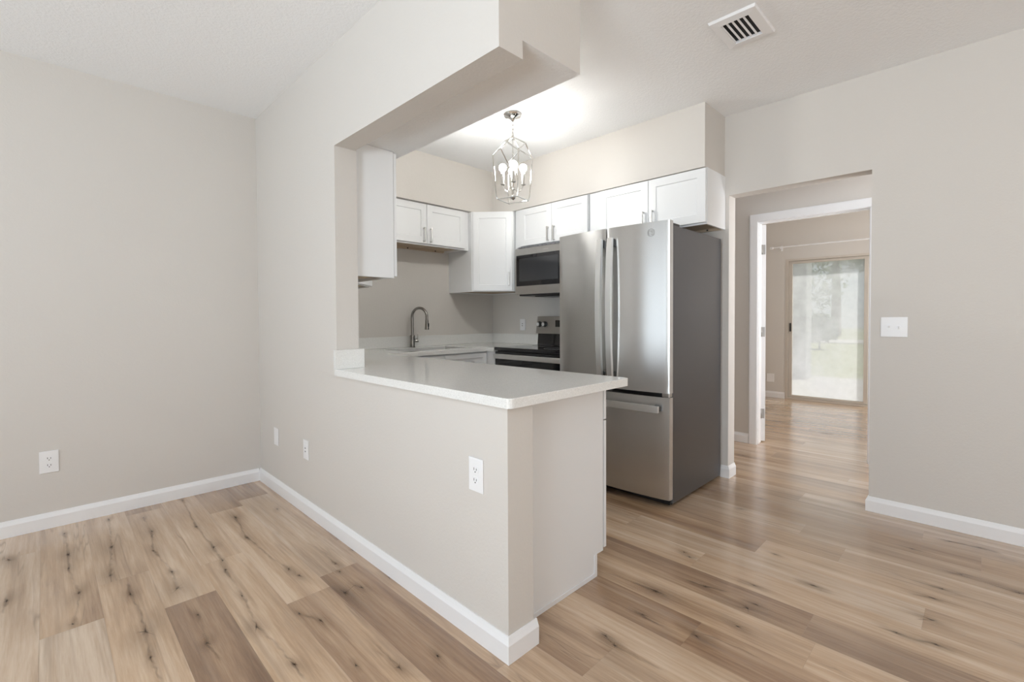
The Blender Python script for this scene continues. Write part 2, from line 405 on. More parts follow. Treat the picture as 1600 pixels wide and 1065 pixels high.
def floor_marks(bm, lay, rnd):
    """knots and grain cracks printed on the planks: flat feathered marks lying on the wear layer"""
    Z = .0003
    def vert(x, y, z): return bm.verts.new((x, y, z))
    def face(vs_, al):
        f = bm.faces.new(vs_); f.material_index = 2; f.smooth = False
        if f.normal.z < 0: f.normal_flip()
        m = dict(zip(vs_, al))
        for lp in f.loops: lp[lay] = (m[lp.vert], 0, 0, 1)
    def knot(x, y, r, k):
        n = 16; z = Z+(k % 7)*.00002
        wob = [rnd.uniform(.45, 1.3) for _ in range(n)]; ely = rnd.uniform(1.7, 2.6); elx = rnd.uniform(.65, 1.0); sk = rnd.uniform(-.5, .5); st = rnd.uniform(.65, 1.0)
        rings = []
        for rr, al in ((.0, .62*st), (.0028, .55*st), (.0080, .25*st), (.024, .10), (.050, .0)):
            rings.append(([vert(x+(cos(2*pi*i/n)*elx+sin(2*pi*i/n)*sk)*rr*r*(wob[i] if rr < .02 else 1), y+sin(2*pi*i/n)*rr*r*ely*(wob[i] if rr < .02 else 1), z) for i in range(n)] if rr else [vert(x, y, z)], al))
        for i in range(n): face([rings[0][0][0], rings[1][0][i], rings[1][0][(i+1) % n]], [.62*st, .55*st, .55*st])
        for (a, aa), (b, ba) in zip(rings[1:], rings[2:]):
            for i in range(n): face([a[i], b[i], b[(i+1) % n], a[(i+1) % n]], [aa, ba, ba, aa])
        for _ in range(int(3+2*r)):          # short rays
            t = rnd.uniform(0, 2*pi); L = rnd.uniform(.014, .034)*r; w = .0016
            dx, dy = cos(t)*.8, sin(t)*1.4; px, py = -dy, dx
            face([vert(x+px*w, y+py*w, z+.00001), vert(x-px*w, y-py*w, z+.00001), vert(x+dx*L, y+dy*L, z+.00001)], [.42, .42, 0])
    def crack(pts, k, strength=.26):
        P = []
        for (x0, y0), (x1, y1) in zip(pts, pts[1:]):
            m = max(2, int(abs(y1-y0)/.025))
            for i in range(m): P.append((x0+(x1-x0)*i/m+rnd.uniform(-.0035, .0035), y0+(y1-y0)*i/m))
        P.append(pts[-1]); z = Z+.00016+(k % 5)*.00002
        L, C_, R_, A_ = [], [], [], []
        for i, (x, y) in enumerate(P):
            w = rnd.uniform(.004, .010); L.append(vert(x-w, y, z)); C_.append(vert(x, y, z)); R_.append(vert(x+w, y, z))
            A_.append(0 if i in (0, len(P)-1) else strength*rnd.uniform(.3, 1.15))
        for i in range(len(P)-1):
            face([L[i], C_[i], C_[i+1], L[i+1]], [0, A_[i], A_[i+1], 0]); face([C_[i], R_[i], R_[i+1], C_[i+1]], [A_[i], 0, 0, A_[i+1]])
    for k, (x, y, r) in enumerate(KNOTS): knot(x, y, r, k)
    for k, p in enumerate(CRACKS): crack(p, k)
    # planks the photograph does not show closely
    for k in range(150):
        x, y = rnd.uniform(XW, 7.4), rnd.uniform(YW, 3.6)
        if -.3 < x < 1.1 and y > .9: continue
        if 1.2 < x < 3.5 and -.2 < y < 1.4: continue
        knot(x, y, rnd.uniform(.4, 1.2), k)
        if k % 2: crack([(x, y-.15), (x+rnd.uniform(-.01, .01), y), (x+rnd.uniform(-.02, .02), y+rnd.uniform(.1, .35))], k, .22)
def build_floor():
    W, L = .182, 1.28; xs = -.034
    joints = {0: 2.46, 1: 2.773, 2: 2.36, 3: 2.65, 4: 2.03, 5: 2.138, 6: 2.424, 9: .757, 10: .415, 13: .15, 14: .797, 15: .48, 16: .695, 17: 1.27, 18: .213, 19: .826, 22: .67}
    # plank tones read from the photograph: (row, plank beyond joint n) -> tone, greyness
    tones = {(-2, 0): (.55, .6), (-1, 0): (.58, .55), (-1, 1): (.60, .5), (0, 0): (.56, .15), (0, -1): (.66, .7), (1, 0): (.56, .2), (1, -1): (.57, .1),
             (2, 0): (.60, .1), (2, -1): (.24, .1), (2, 1): (.36, .1), (3, 0): (.60, .05), (3, -1): (.56, .0), (4, 1): (.30, .1), (4, 0): (.58, .05), (4, -1): (.36, 0),
             (5, 0): (.57, .45), (5, 1): (.30, .1), (5, -1): (.25, .05), (6, 0): (.37, .2), (6, -1): (.48, .2), (7, 0): (.42, .2), (7, 1): (.42, .2), (8, 0): (.58, .2), (8, 1): (.5, .2),
             (9, 0): (.30, .05), (9, -1): (.33, .05), (10, 0): (.54, .1), (10, -1): (.57, .1), (11, 0): (.28, .2), (11, 1): (.28, .2), (11, -1): (.30, .35), (12, 0): (.64, .1), (12, 1): (.6, .1), (12, -1): (.58, .2),
             (13, 0): (.60, .5), (13, 1): (.5, .2), (13, -1): (.55, .25), (14, 0): (.34, .1), (14, -1): (.60, .2), (15, 0): (.47, .2), (15, -1): (.6, .4), (16, 0): (.56, .3), (16, -1): (.48, .35),
             (17, 0): (.42, .2), (17, -1): (.40, .1), (18, 0): (.42, .3), (18, -1): (.5, .3), (19, 0): (.44, .3), (19, -1): (.55, .3)}
    bm = BM(); lay = bm.loops.layers.float_color.new('plank')
    rnd = random.Random(3)
    xa, xb, ya, yb = XW-.1, 7.72, YW-.1, 3.9
    k0 = int(math.floor((xa-xs)/W)); k1 = int(math.ceil((xb-xs)/W))
    g = .0003
    for k in range(k0, k1):
        j = joints.get(k, rnd.uniform(0, L))
        n0 = int(math.floor((ya-j)/L)); n1 = int(math.ceil((yb-j)/L))
        for n in range(n0, n1):
            y0, y1 = max(ya, j+n*L), min(yb, j+(n+1)*L)
            x0, x1 = max(xa, xs+k*W), min(xb, xs+(k+1)*W)
            if x1-x0 < .004 or y1-y0 < .004: continue
            t, h = rnd.uniform(.36, .62), rnd.uniform(0, .5)
            t, h = tones.get((k, n), (t, h))
            c = (t, h, rnd.random(), 1)
            q = [bm.verts.new(p) for p in ((x0+g, y0+g, 0), (x1-g, y0+g, 0), (x1-g, y1-g, 0), (x0+g, y1-g, 0))]
            f = bm.faces.new(q)
            for lp in f.loops: lp[lay] = c
    floor_marks(bm, lay, rnd)
    q = box(bm, xa, xb, ya, yb, -.12, -.0012, mi=1)
    o = struct('floor', bm, [M_FLOOR, M_SEAM, M_KNOT], 'oak-look plank floor running through kitchen, living room and hall', 'floor')
    # object-space shader coordinates equal world coordinates
    me = o.data; t = o.location.copy()
    for v in me.vertices: v.co += t
    o.location = (0, 0, 0)
build_floor()

bm = BM(); box(bm, XW-.1, 7.8, YW-.1, 4.0, ZC, ZC+.12)
struct('ceiling', bm, M_CEIL, 'flat white textured ceiling over all the rooms', 'ceiling')
bm = BM(); box(bm, XW-.1, X0, YL, YL+.15, 0, ZC)
struct('wall_left', bm, M_WALL, 'beige wall at the left with one white outlet low down', 'wall')
bm = BM(); box(bm, X0, X1, YP, YK+.1, 0, ZC); box(bm, X0, X1, YE, YP, 0, .8787); box(bm, X0, 1.232, 1.174, YP, 2.113, ZC)
struct('wall_half', bm, M_WALL, 'beige wall with the kitchen pass-through, half height below the counter', 'wall')
bm = BM()
box(bm, 1.232, 1.572, 1.174, YK, 2.18, ZC)
for f in bm.faces:
    if f.normal.z < -.5 or sum(v.co.z for v in f.verts)/4 < 2.2: f.material_index = 1
struct('wall_soffit', bm, [M_WALL, M_CEIL], 'boxed soffit hanging over the peninsula with rough white underside', 'wall')
bm = BM(); box(bm, X1, XR2, YK, YK+.12, 0, ZC)
struct('wall_sink', bm, M_WALL, 'beige kitchen wall behind the sink', 'wall')
bm = BM(); prism(bm, [(1.572, 3.483), (3.196, 3.483), (3.196, 1.342), (XR, 1.342), (XR, YK), (1.572, YK)], 2.208, ZC)
struct('wall_bulkhead', bm, M_WALL, 'beige bulkhead between the upper cabinets and the ceiling', 'wall')
bm = BM()
box(bm, XR, XR2, YW-.1, OPA, 0, ZC); box(bm, XR, XR2, OPB, YK, 0, ZC); box(bm, XR, XR2, OPA, OPB, OPZ, ZC)
struct('wall_right', bm, M_WALL, 'beige wall at the right with the opening to the hall', 'wall')
bm = BM()
box(bm, XH, XH2, -1.6, DA, 0, ZC); box(bm, XH, XH2, DB, YK, 0, ZC); box(bm, XH, XH2, DA, DB, DZ, ZC)
struct('wall_hall', bm, M_WALL, 'beige hall wall round the white-cased doorway', 'wall')
bm = BM()
box(bm, XF, XF+.14, -1.6, GA, 0, ZC); box(bm, XF, XF+.14, GB, YK, 0, ZC); box(bm, XF, XF+.14, GA, GB, GZ, ZC)
struct('wall_far', bm, M_WALL, 'beige wall of the far room round the sliding glass door', 'wall')
bm = BM(); box(bm, XR2, XF+.14, 3.0, 3.1, 0, ZC)
struct('wall_far_side', bm, M_WALL)
bm = BM(); box(bm, XR2, 3.76, -1.7, -1.6, 0, ZC); box(bm, 4.56, 5.4, -1.7, -1.6, 0, ZC); box(bm, 5.4, 7.0, -1.7, -1.6, 0, .7); box(bm, 5.4, 7.0, -1.7, -1.6, 2.0, ZC); box(bm, 3.76, 4.56, -1.7, -1.6, 0, .7); box(bm, 3.76, 4.56, -1.7, -1.6, 2.0, ZC); box(bm, 7.0, XF+.14, -1.7, -1.6, 0, ZC)
struct('wall_far_end', bm, M_WALL)  # both openings are added, to let the hall and far-room fill through
# walls behind the camera, each with a window opening
W1 = (1.22, 3.38, .05, 2.28)
W3 = (-.95, .75, .30, 2.30)  # unseen window, added and placed to suit the fill light
bm = BM()
box(bm, XW-.1, XW, YW-.1, W3[0], 0, ZC); box(bm, XW-.1, XW, W3[1], W1[0], 0, ZC); box(bm, XW-.1, XW, W1[1], YL+.1, 0, ZC)
for w_ in (W1, W3): box(bm, XW-.1, XW, w_[0], w_[1], 0, w_[2]); box(bm, XW-.1, XW, w_[0], w_[1], w_[3], ZC)
struct('wall_window_side', bm, M_WALL)
W2 = (-.8, 2.8, .25, 2.30)  # rear window, added out of view to admit fill
bm = BM()
box(bm, XW, W2[0], YW-.1, YW, 0, ZC); box(bm, W2[1], XR, YW-.1, YW, 0, ZC)
box(bm, W2[0], W2[1], YW-.1, YW, 0, W2[2]); box(bm, W2[0], W2[1], YW-.1, YW, W2[3], ZC)
struct('wall_rear', bm, M_WALL)
for nm, w_ in (('window_1', W1), ('added_window_3', W3)):
    bm = BM()
    for y in (w_[0], (w_[0]+w_[1])/2-.03, w_[1]-.06): box(bm, XW-.04, XW+.02, y, y+.06, w_[2], w_[3])
    for z in (w_[2], w_[3]-.06): box(bm, XW-.035, XW+.015, w_[0], w_[1], z, z+.06)
    struct(nm, bm, M_TRIM)
bm = BM()
for x in (W2[0], W2[0]+1.77, W2[1]-.06): box(bm, x, x+.06, YW-.04, YW+.02, W2[2], W2[3])
for z in (W2[2], W2[3]-.06): box(bm, W2[0], W2[1], YW-.035, YW+.015, z, z+.06)
struct('added_window_2', bm, M_TRIM)

# baseboards: an eased profile swept along a polyline (the room is on the left of the path)
def baseboard(name, path, label, h=.089, t=.0142):
    prof = [(0, 0), (t, 0), (t, h*.72), (t*.62, h*.86), (t*.30, h), (0, h)]
    bm = BM(); n = len(path); rings = []
    P = [Vector((*p, 0)) for p in path]
    for i, p in enumerate(P):
        d0 = (P[i]-P[i-1]).normalized() if i else None
        d1 = (P[i+1]-P[i]).normalized() if i < n-1 else None
        def nrm(d): return Vector((-d.y, d.x, 0))
        if d0 is None: m = nrm(d1)
        elif d1 is None: m = nrm(d0)
        else:
            m = nrm(d0)+nrm(d1); m = m/(m.dot(nrm(d0)))
        rings.append([bm.verts.new(p+m*a+Vector((0, 0, b+.0005))) for a, b in prof])
    k = len(prof)
    for a, b in zip(rings, rings[1:]):
        for j in range(k): bm.faces.new((a[j], a[(j+1) % k], b[(j+1) % k], b[j]))
    bm.faces.new(rings[0]); bm.faces.new(rings[-1][::-1])
    return struct(name, bm, M_TRIM, label, 'baseboard')
baseboard('baseboard_left', [(X0-.0142, YL), (XW, YL)], 'white baseboard along the left beige wall')
baseboard('baseboard_half', [(X1+.0142, YE), (X0, YE), (X0, YL)], 'white baseboard along the half wall and round its free end')
baseboard('baseboard_right', [(XR, YW), (XR, OPA), (XR2, OPA)], 'white baseboard along the right beige wall under the light switch')
baseboard('baseboard_stub', [(XR2, OPB), (XR, OPB), (XR, 1.36)], 'white baseboard wrapping the narrow wall end beside the refrigerator')
baseboard('baseboard_hall', [(XH, DB+.0505), (XH, 3.0)], 'white baseboard on the hall wall left of the doorway')
baseboard('baseboard_far', [(XF, GB+.005), (XF, 3.0)], 'white baseboard on the far wall left of the glass door')

# door casing and jamb of the hall doorway
bm = BM()
cw, ji, zi = .076, .018, .018          # casing width, jamb lining thickness
a, b, z = DB-ji+cw-.009, DB-ji-.008, DZ-zi+cw
a2, b2, z2 = DA+ji-cw, DA+ji-.001, DZ-zi+.001
for x0_, x1_, o_, i_ in ((XH-.012, XH-.0002, 0, 0), (XH-.018, XH-.012, .010, .006)):
    box(bm, x0_, x1_, b+i_, a-o_, .0005, z-o_); box(bm, x0_, x1_, a2+o_, b2-i_, .0005, z-o_); box(bm, x0_, x1_, b2-i_, b+i_, z2+i_, z-o_)
struct('trim_1', bm, M_TRIM, 'white casing round the hall doorway', 'door casing')
bm = BM()
g_ = .0006
box(bm, XH+g_, XH2-g_, DB-ji, DB-g_, .0005, DZ-g_); box(bm, XH+g_, XH2-g_, DA+g_, DA+ji, .0005, DZ-g_); box(bm, XH+g_, XH2-g_, DA+ji, DB-ji, DZ-zi, DZ-g_)
st = .007
box(bm, XH+.03, XH+.062, DB-ji-st, DB-ji, .0005, DZ-zi); box(bm, XH+.03, XH+.062, DA+ji, DA+ji+st, .0005, DZ-zi); box(bm, XH+.03, XH+.062, DA+ji+st, DB-ji-st, DZ-zi-st, DZ-zi)
struct('trim_2', bm, M_TRIM, 'white jamb lining inside the hall doorway', 'door jamb')

# open door leaf: hinged on the left jamb, swung into the far room past 90 degrees
def hall_door():
    hx, hy = XH2+.004, 1.450
    root = sgroup('door_1', (hx, hy, .012), 'white hinged door standing open into the far room', 'door')
    ang = R(22)                       # leaf direction measured from +x towards +y
    root.rotation_euler = (0, 0, ang)
    w, t, h = .78, .035, 2.032
    bm = BM(); box(bm, .004, w, -t/2, t/2, 0, h, .0015)
    for (a, b) in ((.12, .36), (.43, .67)):
        for (c, d) in ((.22, .85), (1.0, 1.85)): box(bm, a, b, -t/2-.003, -t/2+.001, c, d, .004)
    obj('door_leaf', bm, M_TRIM, root, world=False)
    for z in (.26, 1.03, 1.80):
        bm = BM(); tube(bm, [(-.003, .017, z-.045), (-.003, .017, z+.045)], .006, 10)
        box(bm, .0005, .0045, -.011, .016, z-.045, z+.045)
        tag(obj('hinge', bm, M_HINGE, root, world=False), 'grey metal hinge')
    bm = BM(); lathe(bm, [(.0, -.06), (.026, -.055), (.028, -.03), (.012, -.022), (.012, -.007), (.03, -.007)], (w-.065, 0, .95), 16, 'y')
    obj('doorknob', bm, M_NICKEL, root, world=False)
hall_door()

# sliding glass door of the far room
def sliding_door():
    root = sgroup('door_2', (XF+.05, (GA+GB)/2, 0), 'clouded sliding glass door in a beige aluminium frame', 'sliding door')
    bm = BM()
    box(bm, XF-.004, XF+.12, GB-.035, GB, 0.001, GZ); box(bm, XF-.004, XF+.12, GA, GA+.035, 0.001, GZ)
    box(bm, XF-.004, XF+.12, GA+.035, GB-.035, GZ-.03, GZ); box(bm, XF-.004, XF+.12, GA+.035, GB-.035, .001, .028)
    obj('frame', bm, M_ALU, root)
    def panel(y0, y1, x, handle):
        bm = BM(); s = .045
        box(bm, x, x+.03, y0, y0+s, .03, GZ-.032, .002); box(bm, x, x+.03, y1-s, y1, .03, GZ-.032, .002)
        box(bm, x, x+.03, y0+s, y1-s, .03, .062, .002); box(bm, x, x+.03, y0+s, y1-s, GZ-.068, GZ-.032, .002)
        p = obj('sliding_panel', bm, M_ALU, root)
        bm = BM(); box(bm, x+.012, x+.018, y0+s-.004, y1-s+.004, .058, GZ-.064)
        obj('glass_pane', bm, M_CLOUDY, p)
        if handle:
            bm = BM(); box(bm, x-.014, x+.002, y1-.034, y1-.014, .97, 1.09, .004)
            tag(obj('pull_handle', bm, M_BLACK, p), 'black pull handle')
    panel(1.045, GB-.037, XF+.02, True)
    panel(GA+.037, 1.09, XF+.062, False)
sliding_door()

# ------------------------------------------------------------------ outside the glass door
bm = BM(); box(bm, XF+.14, 60, -30, 40, -.35, -.14)
tag(struct('lawn', bm, M_GRASS), 'sunlit dry lawn beyond the glass door', 'lawn')
bm = BM(); box(bm, XF+.14, 11.0, -2.5, 5, -.3, -.02)
tag(struct('patio', bm, M_CONC), 'pale concrete patio slab outside the glass door', 'patio')
bm = BM(); box(bm, 27, 31, -30, 40, -.2, -.10)
tag(struct('road', bm, M_CONC), 'pale road strip beyond the lawn', 'road')
bm = BM(); box(bm, 10.2, 10.6, 2.35, 2.95, -.03, 3.0, .01)
tag(struct('wall_porch', bm, M_STUCCO), 'grey porch pillar outside the glass door', 'wall')
def tree(x, y, h, r, label, shrub=False):
    root = thing('shrub' if shrub else 'tree', label, 'shrub' if shrub else 'tree', (x, y, -.14), 0, None)
    rn = random.Random(int(x*10+y*100))
    bm = BM(); tube(bm, [(x, y, -.16), (x+.05, y, h*.35), (x+.1, y+.1, h*.7)], .16, 8, radii=[.2*h/6, .15*h/6, .07*h/6])
    obj('trunk', bm, M_BARK, root)
    bm = BM()
    blobs = [(Vector((x+rn.uniform(-r, r)*.7, y+rn.uniform(-r, r)*.7, h*rn.uniform(.42, .95))), r*rn.uniform(.35, .6)) for _ in range(12)]
    for _ in range(9000 if not shrub else 1500):
        c, rr = rn.choice(blobs)
        d = Vector((rn.gauss(0, 1), rn.gauss(0, 1), rn.gauss(0, 1))).normalized()*rr*rn.uniform(.55, 1)
        p = c+d; s = rn.uniform(.03, .065)*(1+x/30)
        a = Vector((rn.gauss(0, 1), rn.gauss(0, 1), rn.gauss(0, 1))).normalized(); b = a.orthogonal().normalized()
        bm.faces.new([bm.verts.new(p+q) for q in (a*s, b*s*.6, -a*s, -b*s*.6)])
    obj('foliage', bm, M_LEAF, root)
tree(18, 5.3, 5.5, 1.8, 'leafy tree standing on the lawn at left through the glass door')
tree(38, 7.0, 9.5, 3.6, 'tall green tree beyond the road seen at the middle of the glass door')
tree(46, 15.5, 10.5, 4.5, 'broad dark tree beyond the road behind the porch pillar')
tree(22, 4.6, 1.1, .7, 'low round dark shrub on the lawn near the road', True)

# ------------------------------------------------------------------ cabinets
def bar_handle(bm_, x, z, y=0.0, L=.128, vertical=True):
    """a slim square bar pull standing off the face at local y"""
    w = .010
    if vertical:
        box(bm_, x-w/2, x+w/2, y-.032, y-.022, z-L/2, z+L/2, .0015)
        for s in (-1, 1): box(bm_, x-w/2, x+w/2, y-.024, y, z+s*(L/2-.006)-.005, z+s*(L/2-.006)+.005, .001)
    else:
        box(bm_, x-L/2, x+L/2, y-.032, y-.022, z-w/2, z+w/2, .0015)
        for s in (-1, 1): box(bm_, x+s*(L/2-.006)-.005, x+s*(L/2-.006)+.005, y-.024, y, z-w/2, z+w/2, .001)
def shaker(bm_, x0, x1, z0, z1, y1=0.0, t=.019, fr=.058):
    """shaker front: back face at y1, front at y1-t; stiles and rails round a recessed panel"""
    y0 = y1-t
    def rect(a, b, c, d, y): return [bm_.verts.new(p) for p in ((a, y, c), (b, y, c), (b, y, d), (a, y, d))]
    def ring(p, q):
        for i in range(4): bm_.faces.new((p[i], p[(i+1) % 4], q[(i+1) % 4], q[i]))
    e = .0015
    back = rect(x0, x1, z0, z1, y1)
    side = rect(x0, x1, z0, z1, y0+e); front = rect(x0+e, x1-e, z0+e, z1-e, y0)
    inn = rect(x0+fr, x1-fr, z0+fr, z1-fr, y0); dn = rect(x0+fr+.004, x1-fr-.004, z0+fr+.004, z1-fr-.004, y0+.0075)
    ring(back, side); ring(side, front); ring(front, inn); ring(inn, dn)
    bm_.faces.new(dn); bm_.faces.new(back[::-1])
def door(root, name, x0, x1, z0, z1, hx=None, hz=None, hvert=True, y1=-.0035, handle=True, fr=.058):
    bm = BM(); shaker(bm, x0, x1, z0, z1, y1, fr=fr)
    d_ = obj(name, bm, M_CAB, root, world=False)
    if handle:
        bm = BM(); bar_handle(bm, hx, hz, y1-.019, vertical=hvert)
        tag(obj('handle', bm, M_NICKEL, d_, world=False), 'brushed nickel bar handle')
    return d_
def wall_cabinet(label, loc, rotz, w, d, h, doors, group='white wall cabinets', fillers=(), open_bottom=True, door_z=(.012, -.006)):
    """local frame: x to the right seen from the front, y into the wall, z up"""
    root = thing('wall_cabinet', label, 'cabinet', loc, rotz, group)
    bm = BM(); t = .016
    box(bm, 0, t, 0, d, 0, h); box(bm, w-t, w, 0, d, 0, h); box(bm, t, w-t, 0, d, h-t, h)
    box(bm, t, w-t, d-.006, d, 0, h-t)
    box(bm, t, w-t, 0, .019, 0, .038); box(bm, t, w-t, 0, .019, h-.05, h-t)
    obj('body', bm, M_CAB, root, world=False)
    bm = BM(); box(bm, t, w-t, .019, d-.006, .018, .03); box(bm, t, w-t, d-.028, d-.006, .0, .018)
    for x in (w*.22, w*.5, w*.86): box(bm, x-.006, x+.006, d-.031, d-.028, .004, .014, mi=1)
    tag(obj('underside_panel', bm, [M_CABIN, M_DARK], root, world=False), 'bare wood underside')
    for (a, b, hx, hz) in doors: door(root, 'door', a, b, door_z[0], h+door_z[1], hx, hz)
    for (a, b, yy) in fillers:
        bm = BM(); box(bm, a, b, yy, yy+.018, 0, h)
        obj('filler_panel', bm, M_CAB, root, world=False)
    return root
# over the refrigerator (front faces -x, seen from the kitchen x runs towards -y)
XD = 3.2205
wall_cabinet('white wall cabinet above the refrigerator with its bare right side showing', (XD, 2.195, 1.822), R(-90), .86, .323, .385,
             [(.003, .428, .392, .088), (.432, .857, .468, .088)], fillers=[(-.114, -.0005, .004)])
# over the microwave
wall_cabinet('white two-door wall cabinet mounted right above the microwave', (XD, 3.095, 1.845), R(-90), .780, .323, .362,
             [(.003, .388, .356, .088), (.392, .777, .424, .088)], fillers=[(-.080, -.0005, .004)])
# over the sink
wall_cabinet('white two-door wall cabinet above the sink', (1.995, 3.531, 1.838), 0, .878, .3235, .369,
             [(.003, .437, .403, .088), (.441, .875, .475, .088)], fillers=[(-.084, -.0005, .004), (.8785, .936, .004)])
# tall one on the back of the pillar, its side towards the camera
wall_cabinet('white wall cabinet hung on the pillar at the left of the pass-through', (1.490, 2.492, 1.428), R(90), .69, .2475, .750,
             [(.003, .343, .31, .09), (.347, .687, .38, .09)], group=None)
# diagonal corner cabinets
def corner_cabinet(label, poly, A, B, z0, z1, hside, group='corner wall cabinets'):
    """poly: footprint; the diagonal front runs from A (left seen from the front) to B"""
    cx_ = sum(p[0] for p in poly)/len(poly); cy_ = sum(p[1] for p in poly)/len(poly)
    root = thing('corner_cabinet', label, 'cabinet', (cx_, cy_, z0), 0, group)
    bm = BM(); prism(bm, poly, z0+.018, z1)
    # bottom rim
    def inset(p, k): return (cx_+(p[0]-cx_)*k, cy_+(p[1]-cy_)*k)
    n = len(poly)
    for i in range(n):
        p, q = poly[i], poly[(i+1) % n]
        prism(bm, [p, q, inset(q, .94), inset(p, .94)], z0, z0+.0185)
    obj('body', bm, M_CAB, root)
    bm = BM(); prism(bm, [inset(p, .938) for p in poly], z0+.010, z0+.0175)
    tag(obj('underside_panel', bm, M_CABIN, root), 'bare wood underside')
    A, B = Vector(A), Vector(B); w = (B-A).length; a = math.atan2(B.y-A.y, B.x-A.x)
    bm = BM(); shaker(bm, .018, w-.012, .006, z1-z0-.006, -.0012)
    T = Matrix.Translation((A.x, A.y, z0)) @ Matrix.Rotation(a, 4, 'Z')
    bmesh.ops.transform(bm, matrix=T, verts=bm.verts)
    d_ = obj('door', bm, M_CAB, root)
    bm = BM(); bar_handle(bm, (w-.045) if hside == 'R' else .045, .12, -.0202)
    bmesh.ops.transform(bm, matrix=T, verts=bm.verts)
    h_ = obj('handle', bm, M_NICKEL, root); h_.parent = d_
    h_.location = (0, 0, 0)
    tag(h_, 'brushed nickel bar handle')
    # vertices were re-expressed for the root, the door sits at the root's origin so the frames agree
corner_cabinet('white diagonal corner wall cabinet between the sink and the microwave', [(2.936, 3.495), (3.212, 3.194), (XR-.001, 3.194), (XR-.001, YK-.001), (2.936, YK-.001)],
               (2.936, 3.495), (3.212, 3.194), 1.440, 2.2075, 'R', None)
corner_cabinet('white corner wall cabinet left of the sink, mostly hidden by the pillar', [(1.572, 3.205), (1.885, 3.520), (1.905, YK-.001), (X1+.001, YK-.001), (X1+.001, 3.205)],
               (1.572, 3.205), (1.885, 3.520), 1.440, 2.178, 'R', None)

# base cabinets
def base_cabinet(label, loc, rotz, w, d, h, cols, filler=None, kick=.10):
    root = thing('base_cabinet', label, 'cabinet', loc, rotz, None)
    bm = BM(); kd = .055; t = .018
    for a in (0, w-t): prism(bm, [(kd, 0.0006), (d, 0.0006), (d, h), (0, h), (0, kick), (kd, kick)], a, a+t, 'x')
    box(bm, t, w-t, 0, d-t, kick, kick+t); box(bm, t, w-t, d-t, d, .0006, h); box(bm, t, w-t, kd, kd+t, .0006, kick)
    box(bm, t, w-t, 0, t, h-.04, h); box(bm, t, w-t, 0, t, kick+t, kick+.05)
    obj('body', bm, M_CAB, root, world=False)
    if filler:
        bm = BM(); box(bm, filler[0], filler[1], -.012, -.0005, kick, h-.002)
        obj('filler_panel', bm, M_CAB, root, world=False)
    for (a, b, dr) in cols:
        if dr:
            door(root, 'drawer', a, b, h-.165, h-.012, (a+b)/2, h-.088, False, fr=.042, y1=-.007)
            door(root, 'door', a, b, kick+.012, h-.172, b-.035, h-.26, y1=-.007)
        else:
            door(root, 'door', a, b, kick+.012, h-.012, b-.035, h-.10)
    return root
HB = .8785
pen = base_cabinet('white base cabinet under the peninsula counter with a bare white end panel', (1.829, 1.244, 0), R(90), 1.98, .5855, HB,
                   [(-.006, .48, True), (.484, .96, True), (.964, 1.44, True), (1.444, 1.92, True)])
bm = BM(); prism(bm, [(1.243, .0008), (1.7755, .0008), (1.7755, .1), (1.829, .1), (1.829, .876), (1.243, .876)], 1.2385, 1.2435, 'y')
e = obj('end_panel', bm, M_CAB, None)
ow = e.location.copy()
bpy.context.view_layer.update()
e.parent = pen; e.matrix_parent_inverse = pen.matrix_world.inverted(); 
# thin scribe mouldings on the end panel edges
bm = BM()
box(bm, 1.757, 1.7755, 1.2345, 1.2383, .0195, .104); box(bm, 1.243, 1.7755, 1.2345, 1.2383, .0008, .019)
e2 = obj('edge_moulding', bm, M_CAB, None); e2.parent = pen; e2.matrix_parent_inverse = pen.matrix_world.inverted()
base_cabinet('white sink base cabinet against the back wall', (1.86, 3.262, 0), 0, 1.04, .590, HB, [(.06, .555, True), (.56, 1.035, True)])
base_cabinet('white narrow base cabinet in the corner left of the range', (2.915, 3.8535, 0), R(-90), .722, .6275, HB, [], (.595, .722))

